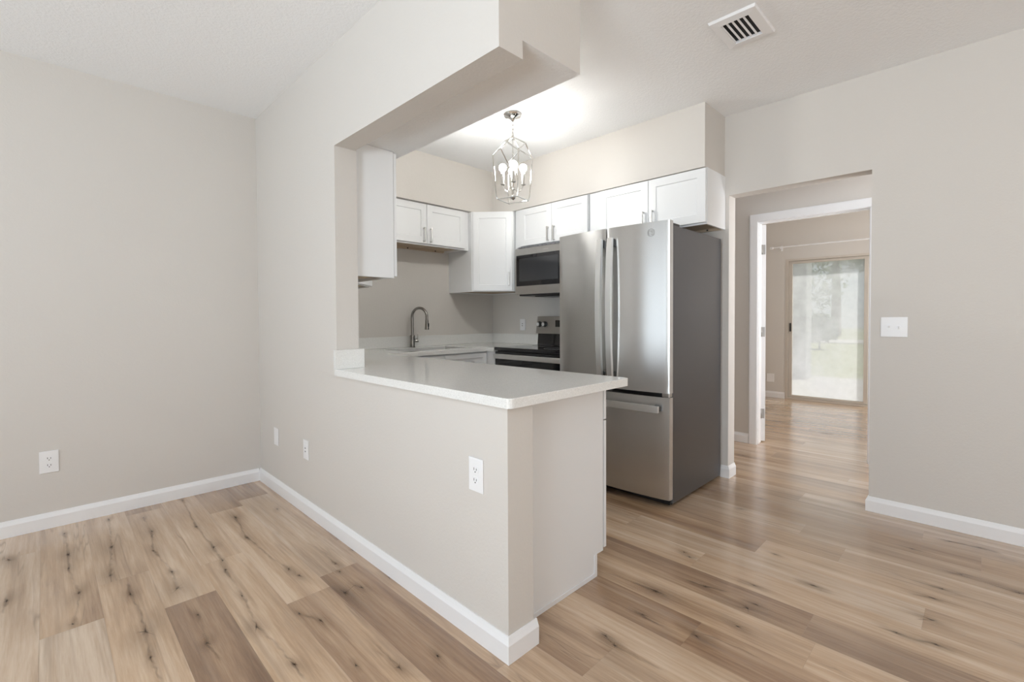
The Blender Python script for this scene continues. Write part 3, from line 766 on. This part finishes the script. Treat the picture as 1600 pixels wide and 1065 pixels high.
# ------------------------------------------------------------------ quartz counter with sink cut-out
ZT0, ZT = .8795, .914
SX0, SX1, SY0, SY1 = 2.10, 2.77, 3.335, 3.705
def counter():
    root = thing('countertop', 'white speckled quartz countertop wrapping the peninsula, sink wall and corner', 'countertop', (1.5, 2.4, ZT0))
    bm = BM()
    xs = sorted({1.100, X1+.0008, 1.862, SX0, SX1, 2.885, XR-.0008}); ys = sorted({1.118, YP-.0008, 3.128, 3.222, SY0, SY1, YK-.0008})
    def inside(x, y):
        if SX0 < x < SX1 and SY0 < y < SY1: return False
        if x < X1 and y > YP-.0008: return False
        if x < 1.862: return True
        if y > 3.222: return True
        return x > 2.885 and y > 3.128
    cells = {(i, j) for i in range(len(xs)-1) for j in range(len(ys)-1) if inside((xs[i]+xs[i+1])/2, (ys[j]+ys[j+1])/2)}
    V = {}
    def v(i, j, z):
        k = (i, j, z)
        if k not in V: V[k] = bm.verts.new((xs[i], ys[j], z))
        return V[k]
    for (i, j) in cells:
        bm.faces.new([v(i, j, ZT), v(i+1, j, ZT), v(i+1, j+1, ZT), v(i, j+1, ZT)])
        bm.faces.new([v(i, j, ZT0), v(i, j+1, ZT0), v(i+1, j+1, ZT0), v(i+1, j, ZT0)])
        for (di, dj, a, b) in ((-1, 0, (i, j), (i, j+1)), (1, 0, (i+1, j+1), (i+1, j)), (0, -1, (i+1, j), (i, j)), (0, 1, (i, j+1), (i+1, j+1))):
            if (i+di, j+dj) not in cells:
                bm.faces.new([v(*a, ZT0), v(*a, ZT), v(*b, ZT), v(*b, ZT0)])
    bmesh.ops.recalc_face_normals(bm, faces=bm.faces)
    # ease the free corner of the peninsula and the top edges
    ve = [e for e in bm.edges if abs(e.verts[0].co.z-e.verts[1].co.z) > .01 and all(abs(w.co.y-1.118) < 1e-4 for w in e.verts)]
    bmesh.ops.bevel(bm, geom=ve, offset=.022, segments=5, profile=.5, affect='EDGES')
    te = [e for e in bm.edges if all(abs(w.co.z-ZT) < 1e-5 for w in e.verts) and len(e.link_faces) == 2 and abs(e.calc_face_angle(0)) > .5]
    bmesh.ops.bevel(bm, geom=te, offset=.002, segments=2, profile=.5, affect='EDGES')
    obj('slab', bm, M_QUARTZ, root)
    bm = BM(); box(bm, 1.096, X1+.024, YP-.0195, YP-.0008, ZT+.0004, 1.018, .0015)
    box(bm, X1+.0008, X1+.0195, YP-.0008, YK-.0205, ZT+.0004, 1.016, .0015)
    box(bm, X1+.0008, XR-.0008, YK-.0195, YK-.0008, ZT+.0004, 1.016, .0015)
    box(bm, XR-.0195, XR-.0008, 3.128, YK-.0205, ZT+.0004, 1.016, .0015)
    obj('backsplash', bm, M_QUARTZ, root)
counter()

# sink and faucet
def sink():
    root = thing('kitchen_sink', 'stainless undermount sink set into the counter below the faucet', 'sink', ((SX0+SX1)/2, (SY0+SY1)/2, .70))
    bm = BM(); z0, z1, t = .715, ZT0-.0006, .012
    x0, x1, y0, y1 = SX0-.008, SX1+.008, SY0-.008, SY1+.008
    box(bm, x0-t, x0, y0-t, y1+t, z0, z1); box(bm, x1, x1+t, y0-t, y1+t, z0, z1)
    box(bm, x0, x1, y0-t, y0, z0, z1); box(bm, x0, x1, y1, y1+t, z0, z1); box(bm, x0-t, x1+t, y0-t, y1+t, z0-t, z0)
    obj('basin', bm, M_STEEL, root)
    bm = BM(); lathe(bm, [(.045, z0+.0003), (.045, z0+.003), (.03, z0+.004), (.028, z0+.001)], ((SX0+SX1)/2, (SY0+SY1)/2, 0), 20)
    obj('drain', bm, M_CHROME, root)
sink()
def faucet():
    fx, fy = 2.437, 3.765
    root = thing('faucet', 'brushed nickel gooseneck pull-down faucet behind the sink', 'faucet', (fx, fy, ZT+.0005))
    bm = BM(); lathe(bm, [(.027, ZT+.0006), (.027, ZT+.006), (.0235, ZT+.008), (.0235, ZT+.105), (.021, ZT+.112), (.0135, ZT+.118)], (fx, fy, 0), 24)
    obj('base', bm, M_FAUCET, root)
    dx, dy = .35, -.94          # the spout swings out over the bowl
    pts = [(fx, fy, ZT+.11), (fx, fy, ZT+.265)]
    rr = .082; zc = ZT+.285
    for k in range(0, 19):
        a = pi - k*pi*1.02/18
        o = rr+rr*cos(a); pts.append((fx+dx*o, fy+dy*o, zc+rr*sin(a)))
    p = Vector(pts[-1]); pts.append((p.x, p.y, p.z-.025))
    bm = BM(); tube(bm, pts, .0125, 14)
    obj('spout', bm, M_FAUCET, root)
    bm = BM(); e0 = Vector(pts[-1])
    lathe(bm, [(.0138, .0), (.0145, -.012), (.0155, -.03), (.0205, -.082), (.0195, -.088), (.012, -.086)], e0, 20)
    sh = obj('spray_head', bm, M_FAUCET, root)
    bm = BM(); box(bm, e0.x+dx*.017-.005, e0.x+dx*.017+.005, e0.y+dy*.020-.004, e0.y+dy*.020+.002, e0.z-.062, e0.z-.03, .002)
    tag(obj('spray_button', bm, M_BLACK, sh), 'black spray button')
    bm = BM(); tube(bm, [(fx+.018, fy-.008, ZT+.062), (fx+.052, fy-.020, ZT+.062)], .016, 14)
    tube(bm, [(fx+.044, fy-.018, ZT+.066), (fx+.046, fy-.02, ZT+.125)], .0045, 8)
    obj('lever_handle', bm, M_FAUCET, root)
faucet()

# ------------------------------------------------------------------ refrigerator
def fridge():
    y0, y1 = 1.345, 2.212; xb, xf = 3.50, 2.755
    ym = (y0+y1)/2
    root = thing('refrigerator', 'stainless french-door refrigerator with charcoal sides beside the hall opening', 'refrigerator', ((xb+xf)/2, ym, 0))
    bm = BM(); box(bm, xf, xb, y0+.004, y1-.004, .022, 1.752, .003)
    obj('cabinet_body', bm, M_DARKSIDE, root)
    bm = BM(); box(bm, xf-.0124, xf, y0+.006, y1-.006, .06, 1.75)
    obj('door_gasket', bm, M_BLACK, root)
    def front(bm_, ya, yb, z0, z1, sag=.034):
        """door slab whose plan is one shallow bow shared by the whole front"""
        n = 20; out = []
        rc = .010
        def xs_(y): u = (y-ym)/((y1-y0)/2); return 2.667+sag*u*u
        ys = [ya+(yb-ya)*i/n for i in range(n+1)]
        fr = [(xs_(ya)+rc, ya), (xs_(ya)+rc*.3, ya+rc*.3)] + [(xs_(y), y) for y in ys if ya+rc < y < yb-rc] + [(xs_(yb)+rc*.3, yb-rc*.3), (xs_(yb)+rc, yb)]
        poly = fr + [(xf-.0125, yb), (xf-.0125, ya)]
        prism(bm_, poly, z0, z1, 'z')
        for f in bm_.faces:
            if len(f.verts) == 4 and max(v.co.x for v in f.verts) < xf-.02: f.smooth = True
    def edge_split(o): 
        return o
    bm = BM(); front(bm, y0, ym-.004, .716, 1.778)
    dr = obj('door', bm, M_STEEL, root)
    bm = BM(); front(bm, ym+.004, y1, .716, 1.778)
    dl = obj('door', bm, M_STEEL, root)
    bm = BM(); front(bm, y0, y1, .055, .690)
    fz = obj('freezer_drawer', bm, M_STEEL, root)
    # bowed vertical handles with dark ends
    def vhandle(parent, yc):
        bm = BM(); n = 16; z0, z1 = .775, 1.705; hw = .0195
        ring = []
        for i in range(n+1):
            u = i/n; z = z0+(z1-z0)*u; bow = .022*(1-(2*u-1)**2)
            xo = 2.628-bow
            ring.append([bm.verts.new(p) for p in ((xo, yc-hw, z), (xo, yc+hw, z), (xo+.022, yc+hw, z), (xo+.022, yc-hw, z))])
        for a, b in zip(ring, ring[1:]):
            for j in range(4): bm.faces.new((a[j], a[(j+1) % 4], b[(j+1) % 4], b[j]))
        bm.faces.new(ring[0][::-1]); bm.faces.new(ring[-1])
        es = [e_ for e_ in bm.edges if abs(e_.verts[0].co.z-e_.verts[1].co.z) > .02]
        bmesh.ops.bevel(bm, geom=es, offset=.004, segments=2, profile=.5, affect='EDGES')
        h_ = obj('handle', bm, M_HANDLE, parent)
        for z in (z0+.002, z1-.052):
            bm = BM(); box(bm, 2.643, 2.6745, yc-hw+.003, yc+hw-.003, z, z+.05, .002)
            tag(obj('handle_mount', bm, M_BLACK, parent), 'black handle mount')
    vhandle(dr, 1.730); vhandle(dl, 1.810)
    bm = BM(); n = 18; ring = []
    for i in range(n+1):
        u = i/n; y = 1.392+(2.165-1.392)*u; bow = .020*(1-(2*u-1)**2); xo = 2.638-bow
        ring.append([bm.verts.new(p) for p in ((xo, y, .599), (xo, y, .640), (xo+.017, y, .640), (xo+.017, y, .599))])
    for a, b in zip(ring, ring[1:]):
        for j in range(4): bm.faces.new((a[j], a[(j+1) % 4], b[(j+1) % 4], b[j]))
    bm.faces.new(ring[0]); bm.faces.new(ring[-1][::-1])
    obj('handle', bm, M_HANDLE, fz)
    for y in (1.395, 2.117):
        bm = BM(); box(bm, 2.652, 2.697, y, y+.045, .604, .635, .002)
        tag(obj('handle_mount', bm, M_BLACK, fz), 'black handle mount')
    # round emblem with a curling monogram
    bm = BM(); ex, ey, ez = 2.6868, 1.462, 1.712
    def circ(yc, zc, r, a0, a1, k=22): 
        def px(y): return 2.667+.034*((y-ym)/((y1-y0)/2))**2-.0004
        return [(px(yc+r*cos(a0+(a1-a0)*i/k)), yc+r*cos(a0+(a1-a0)*i/k), zc+r*sin(a0+(a1-a0)*i/k)) for i in range(k+1)]
    tube(bm, circ(ey, ez, .0225, 0, 2*pi, 28)[:-1], .0011, 6, closed=True)
    tube(bm, circ(ey+.005, ez, .012, -.4*pi, 1.25*pi)[::-1], .0012, 6)
    tube(bm, circ(ey-.008, ez+.005, .007, -.2*pi, 1.4*pi), .0011, 6)
    tube(bm, circ(ey-.006, ez-.007, .007, .55*pi, 2.0*pi), .0011, 6)
    tag(obj('emblem', bm, M_FAUCET, dr), 'round metal emblem')
    for ya in (y0+.012, y1-.075):
        bm = BM(); box(bm, xf-.02, xf+.10, ya, ya+.063, 1.7525, 1.770, .003)
        tag(obj('hinge_cover', bm, M_BLACK, root), 'dark hinge cover')
    bm = BM(); box(bm, 2.700, xf-.012, y0+.004, y0+.05, .6925, .7135, .002)
    tag(obj('mid_hinge', bm, M_NICKEL, root), 'grey middle hinge')
    bm = BM(); box(bm, xf-.010, xf+.03, y0+.02, y1-.02, .012, .052)
    obj('toe_grille', bm, M_BLACK, root)
    for y in (y0+.03, y1-.06):
        for x in (xf+.02, xb-.08):
            bm = BM(); lathe(bm, [(.016, .0004), (.018, .012), (.012, .023)], (x+.02, y+.015, 0), 12)
            obj('levelling_foot', bm, M_BLACK, root)
fridge()

# ------------------------------------------------------------------ range and microwave
def stove():
    y0, y1 = 2.312, 3.118; xf, xb = 2.905, 3.535
    root = thing('range', 'black and stainless electric range between the refrigerator and the corner', 'stove', ((xf+xb)/2, (y0+y1)/2, 0))
    bm = BM(); box(bm, xf+.02, xb-.002, y0, y1, .06, .895); box(bm, xf+.06, xb-.02, y0+.02, y1-.02, .0006, .06)
    obj('body', bm, M_BLACK, root)
    bm = BM(); box(bm, xf-.025, xb-.075, y0-.001, y1+.001, .8955, .923, .004)
    obj('cooktop', bm, M_GLASSBLK, root)
    bm = BM(); box(bm, xf-.015, xf+.0195, y0+.003, y1-.003, .20, .885, .004)
    od = obj('oven_door', bm, M_GLASSBLK, root)
    bm = BM(); box(bm, xf-.056, xf-.034, y0+.012, y1-.012, .823, .866, .006)
    for y in (y0+.03, y1-.06): box(bm, xf-.036, xf-.0152, y, y+.03, .832, .858)
    tag(obj('handle', bm, M_HANDLE, od), 'stainless bar handle')
    bm = BM(); box(bm, xf-.012, xf+.0195, y0+.003, y1-.003, .065, .192, .004)
    obj('storage_drawer', bm, M_STEEL, root)
    bm = BM(); prism(bm, [(xb-.074, .9235), (xb-.002, .9235), (xb-.002, 1.03), (xb-.064, 1.03)], y0+.006, y1-.006, 'y')
    obj('backguard', bm, M_GLASSBLK, root)
    # canted stainless control panel
    bm = BM(); prism(bm, [(xb-.083, 1.0305), (xb-.002, 1.0305), (xb-.002, 1.198), (xb-.055, 1.198)], y0+.001, y1+.010, 'y', .003)
    cp = obj('control_panel', bm, M_PANEL, root)
    def xp(z): return xb-.083+.028*(z-1.0305)/.1675
    for y in (3.085, 3.018, 2.425, 2.358):
        bm = BM(); lathe(bm, [(.028, 0), (.0285, -.006), (.021, -.010), (.020, -.028), (.017, -.030)], (xp(1.122)-.0008, y, 1.122), 20, 'x')
        k = obj('knob', bm, M_BLACK, cp)
        bm = BM(); lathe(bm, [(.0175, -.0305), (.0165, -.0345), (.003, -.0350)], (xp(1.122)-.0008, y, 1.122), 20, 'x')
        box(bm, xp(1.122)-.043, xp(1.122)-.0352, y-.0045, y+.0045, 1.106, 1.138, .0015)
        tag(obj('knob_face', bm, M_HANDLE, k), 'silver knob face')
    bm = BM(); box(bm, xp(1.12)-.004, xp(1.12)+.012, 2.52, 2.885, 1.082, 1.160)
    tag(obj('display', bm, M_GLASSBLK, cp), 'black glass display')
    for (x, y, r) in ((3.06, 2.56, .09), (3.06, 2.92, .075), (3.32, 2.56, .075), (3.32, 2.92, .10)):
        bm = BM(); tube(bm, [(x+r*cos(a*pi/14), y+r*sin(a*pi/14), .9232) for a in range(28)], .0009, 4, closed=True)
        obj('burner_ring', bm, M_GASKET, root)
stove()
def microwave():
    y0, y1, xf, xb, z0, z1 = 2.338, 3.100, 3.135, 3.540, 1.412, 1.8435
    root = thing('microwave', 'stainless over-the-range microwave under the wall cabinet', 'microwave', ((xf+xb)/2, (y0+y1)/2, z0))
    bm = BM(); box(bm, xf+.03, xb, y0+.002, y1-.002, z0, z1-.001, .002)
    obj('body', bm, M_STEEL2, root)
    bm = BM(); box(bm, xf, xf+.0295, y0, y1, z0-.012, 1.823, .003)
    dr = obj('door', bm, M_STEEL2, root)
    bm = BM(); box(bm, xf-.0025, xf+.002, 2.52, y1-.020, 1.478, 1.762, .001)
    w = obj('window', bm, M_GLASSBLK, dr)
    bm = BM(); box(bm, xf-.0045, xf-.0027, 2.575, y1-.060, 1.520, 1.730, .0008)
    obj('mesh_screen', bm, M_MWIN, w)
    bm = BM(); box(bm, xf-.0025, xf+.002, y0+.015, 2.515, 1.44, 1.80, .001)
    tag(obj('keypad', bm, M_GLASSBLK, root), 'black keypad')
    bm = BM(); box(bm, xf+.006, xb-.03, y0+.03, y1-.05, z0-.026, z0-.0005, .004); box(bm, xf+.06, xb-.10, y0+.10, y1-.20, z0-.034, z0-.026)
    obj('vent_underside', bm, M_BLACK, root)
    bm = BM()
    for i, (dy, wd_) in enumerate(((0, .010), (.014, .010), (.028, .008), (.040, .010))):
        box(bm, xf-.0012, xf+.0005, 2.74-dy-wd_, 2.74-dy, 1.787, 1.797)
    tag(obj('logo_mark', bm, M_CHROME, dr), 'small pale logo mark')
    bm = BM()
    for k in range(14): box(bm, xf+.004, xf+.03, y0+.03+k*.05, y0+.07+k*.05, 1.826, 1.838)
    obj('top_grille', bm, M_GASKET, root)
microwave()

# ------------------------------------------------------------------ lantern pendant
def lantern():
    lx, ly = 2.398, 2.387
    root = thing('lantern_pendant', 'polished nickel cage lantern pendant with four lit bulbs on the kitchen ceiling', 'pendant light', (lx, ly, 2.0))
    bm = BM(); lathe(bm, [(.064, ZC-.0006), (.066, ZC-.008), (.060, ZC-.018), (.034, ZC-.026), (.016, ZC-.040), (.010, ZC-.052)], (lx, ly, 0), 32)
    obj('canopy', bm, M_CHROME, root)
    zt, zs, zn, zb = 2.476, 2.340, 2.418, 2.036
    bm = BM(); z = ZC-.050; i = 0
    while z > zt+.012:
        L_ = .034; a = (i % 2)*pi/2
        pts = []
        for k in range(14):
            t = 2*pi*k/14; u, w_ = .008*cos(t), .018*sin(t)
            pts.append((lx+u*cos(a+.5), ly+u*sin(a+.5), z-.017+w_))
        tube(bm, pts, .0019, 6, closed=True); z -= .027; i += 1
    obj('chain', bm, M_CHROME, root)
    # cage: the four corners stand turned about 15 degrees from the picture plane
    view = math.atan2(ly, lx)
    right = view-pi/2
    angs = [right+R(14.7)+k*pi/2+pi for k in range(4)]
    rs, rb, rn_ = .146, .122, .103
    S = [Vector((lx+rs*cos(a), ly+rs*sin(a), zs)) for a in angs]
    B_ = [Vector((lx+rb*cos(a), ly+rb*sin(a), zb)) for a in angs]
    Nn = [Vector((lx+rn_*cos(a+pi/4), ly+rn_*sin(a+pi/4), zn)) for a in angs]
    ap = Vector((lx, ly, zt))
    bm = BM(); r = .0047
    for k in range(4):
        a, b = S[k], B_[k]; c = Vector((lx, ly, zb)); 
        # upright, rounding into the bottom ring
        tube(bm, [a, a.lerp(b, .5), a.lerp(b, .93), b.lerp(c, .06)+Vector((0, 0, -.004))], r, 8)
        tube(bm, [a, Nn[k]], r, 8); tube(bm, [S[(k+1) % 4], Nn[k]], r, 8)
        tube(bm, [Nn[k], Nn[k].lerp(ap, .6)+Vector((0, 0, .004)), ap+Vector((0, 0, .004))], r, 8)
        tube(bm, [b.lerp(c, .06)+Vector((0, 0, -.004)), B_[(k+1) % 4].lerp(c, .06)+Vector((0, 0, -.004))], r, 8)
        lathe(bm, [(.0044, -.0044), (.0044, .0044)], a, 8); 
    lathe(bm, [(.003, .012), (.009, .009), (.012, .003), (.010, -.004), (.006, -.008)][::-1], ap, 14)
    tube(bm, [(lx+.010*cos(2*pi*q/16)*cos(.9), ly+.010*cos(2*pi*q/16)*sin(.9), zt+.020+.010*sin(2*pi*q/16)) for q in range(16)], .0022, 6, closed=True)
    obj('cage', bm, M_CHROME, root)
    bm = BM(); tube(bm, [(lx, ly, zt), (lx, ly, 2.06)], .0042, 8)
    lathe(bm, [(.003, 2.030), (.010, 2.036), (.020, 2.046), (.022, 2.056), (.012, 2.066), (.010, 2.10), (.016, 2.106), (.016, 2.122), (.008, 2.13)], (lx, ly, 0), 20)
    obj('centre_stem', bm, M_CHROME, root)
    for k in range(4):
        a = right+k*pi/2+R(3); ra = .073
        ex_, ey_ = lx+ra*cos(a), ly+ra*sin(a)
        bm = BM(); pts = []
        for i_ in range(9):
            u = i_/8; rr = .012+(ra-.012)*u
            pts.append((lx+rr*cos(a), ly+rr*sin(a), 2.112-.030*sin(pi*u*.9)+.035*u*u))
        zc0 = pts[-1][2]
        tube(bm, pts, .0036, 8)
        arm = obj('arm', bm, M_CHROME, root)
        bm = BM(); lathe(bm, [(.006, zc0-.004), (.0165, zc0), (.0165, zc0+.008), (.0125, zc0+.0085), (.0125, zc0+.078), (.008, zc0+.080)], (ex_, ey_, 0), 16)
        obj('candle_sleeve', bm, M_NICKEL, arm)
        bm = BM(); gr, gz = .0275, zc0+.122
        lathe(bm, [(.010, zc0+.0805), (.0125, zc0+.092)]+[(gr*sin(t), gz-gr*cos(t)) for t in [R(q) for q in (32, 48, 64, 80, 96, 112, 128, 144, 160, 174)]], (ex_, ey_, 0), 20)
        tag(obj('bulb', bm, M_BULB, arm), 'lit white bulb')
lantern()

# ------------------------------------------------------------------ outlets, switch, vent, curtain rod
def wall_plate(name, label, cat, loc, rotz, kind, w=.078, h=.122, group=None):
    """local frame: face towards -y, x right, z up, centred on loc"""
    root = thing(name, label, cat, loc, rotz, group)
    bm = BM(); prism(bm, [(-w/2, -h/2), (w/2, -h/2), (w/2, h/2), (-w/2, h/2)], -.0062, -.0004, 'y', .0025)
    obj('cover_plate', bm, M_PLASTIC, root, world=False)
    if kind == 'duplex':
        for s in (-1, 1):
            bm = BM(); zc = s*.0195
            pts = [(.0172*cos(t), max(-.0138, min(.0138, .0172*sin(t)))+zc) for t in [2*pi*i/24 for i in range(24)]]
            prism(bm, pts, -.0078, -.0056, 'y')
            rc = obj('receptacle', bm, M_PLASTIC, root, world=False)
            bm = BM(); box(bm, -.0078, -.0054, -.0082, -.0072, zc-.002, zc+.0075); box(bm, .0054, .0078, -.0082, -.0072, zc-.002, zc+.006)
            lathe(bm, [(.0026, -.0082), (.0026, -.0072)], (0, 0, zc-.0078), 10, 'y')
            tag(obj('slots', bm, M_DARK, rc, world=False), 'dark plug slots')
    elif kind == 'rocker':
        bm = BM(); box(bm, -.0165, .0165, -.0078, -.0056, -.0335, .0335, .001)
        rc = obj('insert', bm, M_PLASTIC, root, world=False)
        bm = BM(); box(bm, -.006, .006, -.0084, -.0076, -.014, -.006); box(bm, -.006, .006, -.0084, -.0076, .006, .014)
        tag(obj('slots', bm, M_GASKET, rc, world=False), 'grey slots')
    elif kind == 'blank':
        for s in (-1, 1):
            bm = BM(); lathe(bm, [(.0032, -.0072), (.0032, -.006)], (0, 0, s*.042), 10, 'y')
            obj('screw', bm, M_PLASTIC, root, world=False)
    elif kind == 'switch2':
        for s in (-1, 1):
            bm = BM(); box(bm, s*.023-.005, s*.023+.005, -.0068, -.0056, -.012, .012)
            T = Matrix.Translation((s*.023, -.006, 0)) @ Matrix.Rotation(R(28 if s > 0 else -28), 4, 'X')
            box(bm, -.0042, .0042, -.014, .001, -.0045, .0045, .001, M=T)
            obj('toggle', bm, M_PLASTIC, root, world=False)
    return root
wall_plate('wall_outlet', 'white duplex outlet low on the left beige wall above its baseboard', 'outlet', (.006, YL, .379), 0, 'duplex', .080, .124, 'white duplex outlets')
wall_plate('wall_outlet', 'white duplex outlet under the counter near the free end of the half wall', 'outlet', (X0, 1.305, .612), R(-90), 'duplex', .078, .124, 'white duplex outlets')
wall_plate('wall_outlet', 'white outlet on the half wall below the left end of the pass-through', 'outlet', (X0, 2.891, .393), R(-90), 'rocker', .074, .118)
wall_plate('wall_plate', 'plain white cover plate on the half wall nearest the room corner', 'wall plate', (X0, 3.407, .382), R(-90), 'blank', .074, .118)
wall_plate('wall_outlet', 'white outlet above the kitchen backsplash left of the range', 'outlet', (XR, 3.392, 1.113), R(-90), 'rocker', .074, .118)
wall_plate('wall_outlet', 'small white outlet on the far room wall left of the glass door', 'outlet', (XF, 2.19, .285), R(-90), 'blank', .10, .12)
wall_plate('light_switch', 'white double toggle light switch on the right wall', 'switch', (XR, .366, 1.121), R(-90), 'switch2', .125, .117)

def vent():
    x0, x1, y0, y1 = 2.358, 2.656, .758, .978
    root = thing('air_vent', 'white louvred air register on the ceiling at the upper right', 'vent', ((x0+x1)/2, (y0+y1)/2, ZC-.02))
    bm = BM(); t = .045; zf, zt = ZC-.014, ZC-.0006
    lo = [(x0, y0), (x1, y0), (x1, y1), (x0, y1)]
    # sloped frame: outer edge on the ceiling, inner edge lower
    def ring(k, z): return [bm.verts.new((x0+k if i in (0, 3) else x1-k, y0+k if i < 2 else y1-k, z)) for i in range(4)]
    r0, r1, r2, r3 = ring(0, zt), ring(.004, zf), ring(t, zf-.004), ring(t, zt)
    for a, b in ((r0, r1), (r1, r2), (r2, r3)):
        for i in range(4): bm.faces.new((a[i], a[(i+1) % 4], b[(i+1) % 4], b[i]))
    obj('frame', bm, M_TRIM, root)
    bm = BM(); box(bm, x0+t, x1-t, y0+t, y1-t, zt-.002, zt)
    obj('duct_opening', bm, M_DARK, root)
    n = 6; w = (y1-y0-2*t)
    for i in range(n):
        yc = y0+t+w*(i+.5)/n*1.0
        bm = BM(); T = Matrix.Translation(((x0+x1)/2, y0+t+w*i/(n-1), zf+.003)) @ Matrix.Rotation(R(-38), 4, 'X')
        box(bm, -(x1-x0)/2+t, (x1-x0)/2-t, -.0045, .0045, -.0009, .0009, M=T)
        obj('louvre', bm, M_TRIM, root)
vent()

def rod():
    z, x = 2.170, XF-.085
    root = thing('curtain_rod', 'thin white curtain rod above the sliding glass door', 'curtain rod', (XF-.05, 1.1, z))
    bm = BM(); tube(bm, [(x, -.02, z), (x, 2.14, z)], .010, 12)
    obj('pole', bm, M_TRIM, root)
    for y in (2.14, -.02):
        s = 1 if y > 1 else -1
        bm = BM(); lathe(bm, [(.011, 0), (.017, s*.004), (.017, s*.035), (.012, s*.042)] if s > 0 else [(.012, s*.042), (.017, s*.035), (.017, s*.004), (.011, 0)], (x, y, z), 14, 'y')
        obj('finial', bm, M_TRIM, root)
    for y in (2.05, .07):
        bm = BM(); box(bm, x-.012, XF-.0006, y-.006, y+.006, z-.020, z-.010); box(bm, XF-.006, XF-.0006, y-.012, y+.012, z-.045, z+.03); box(bm, x-.013, x-.010, y-.006, y+.006, z-.018, z+.012)
        obj('bracket', bm, M_TRIM, root)
rod()
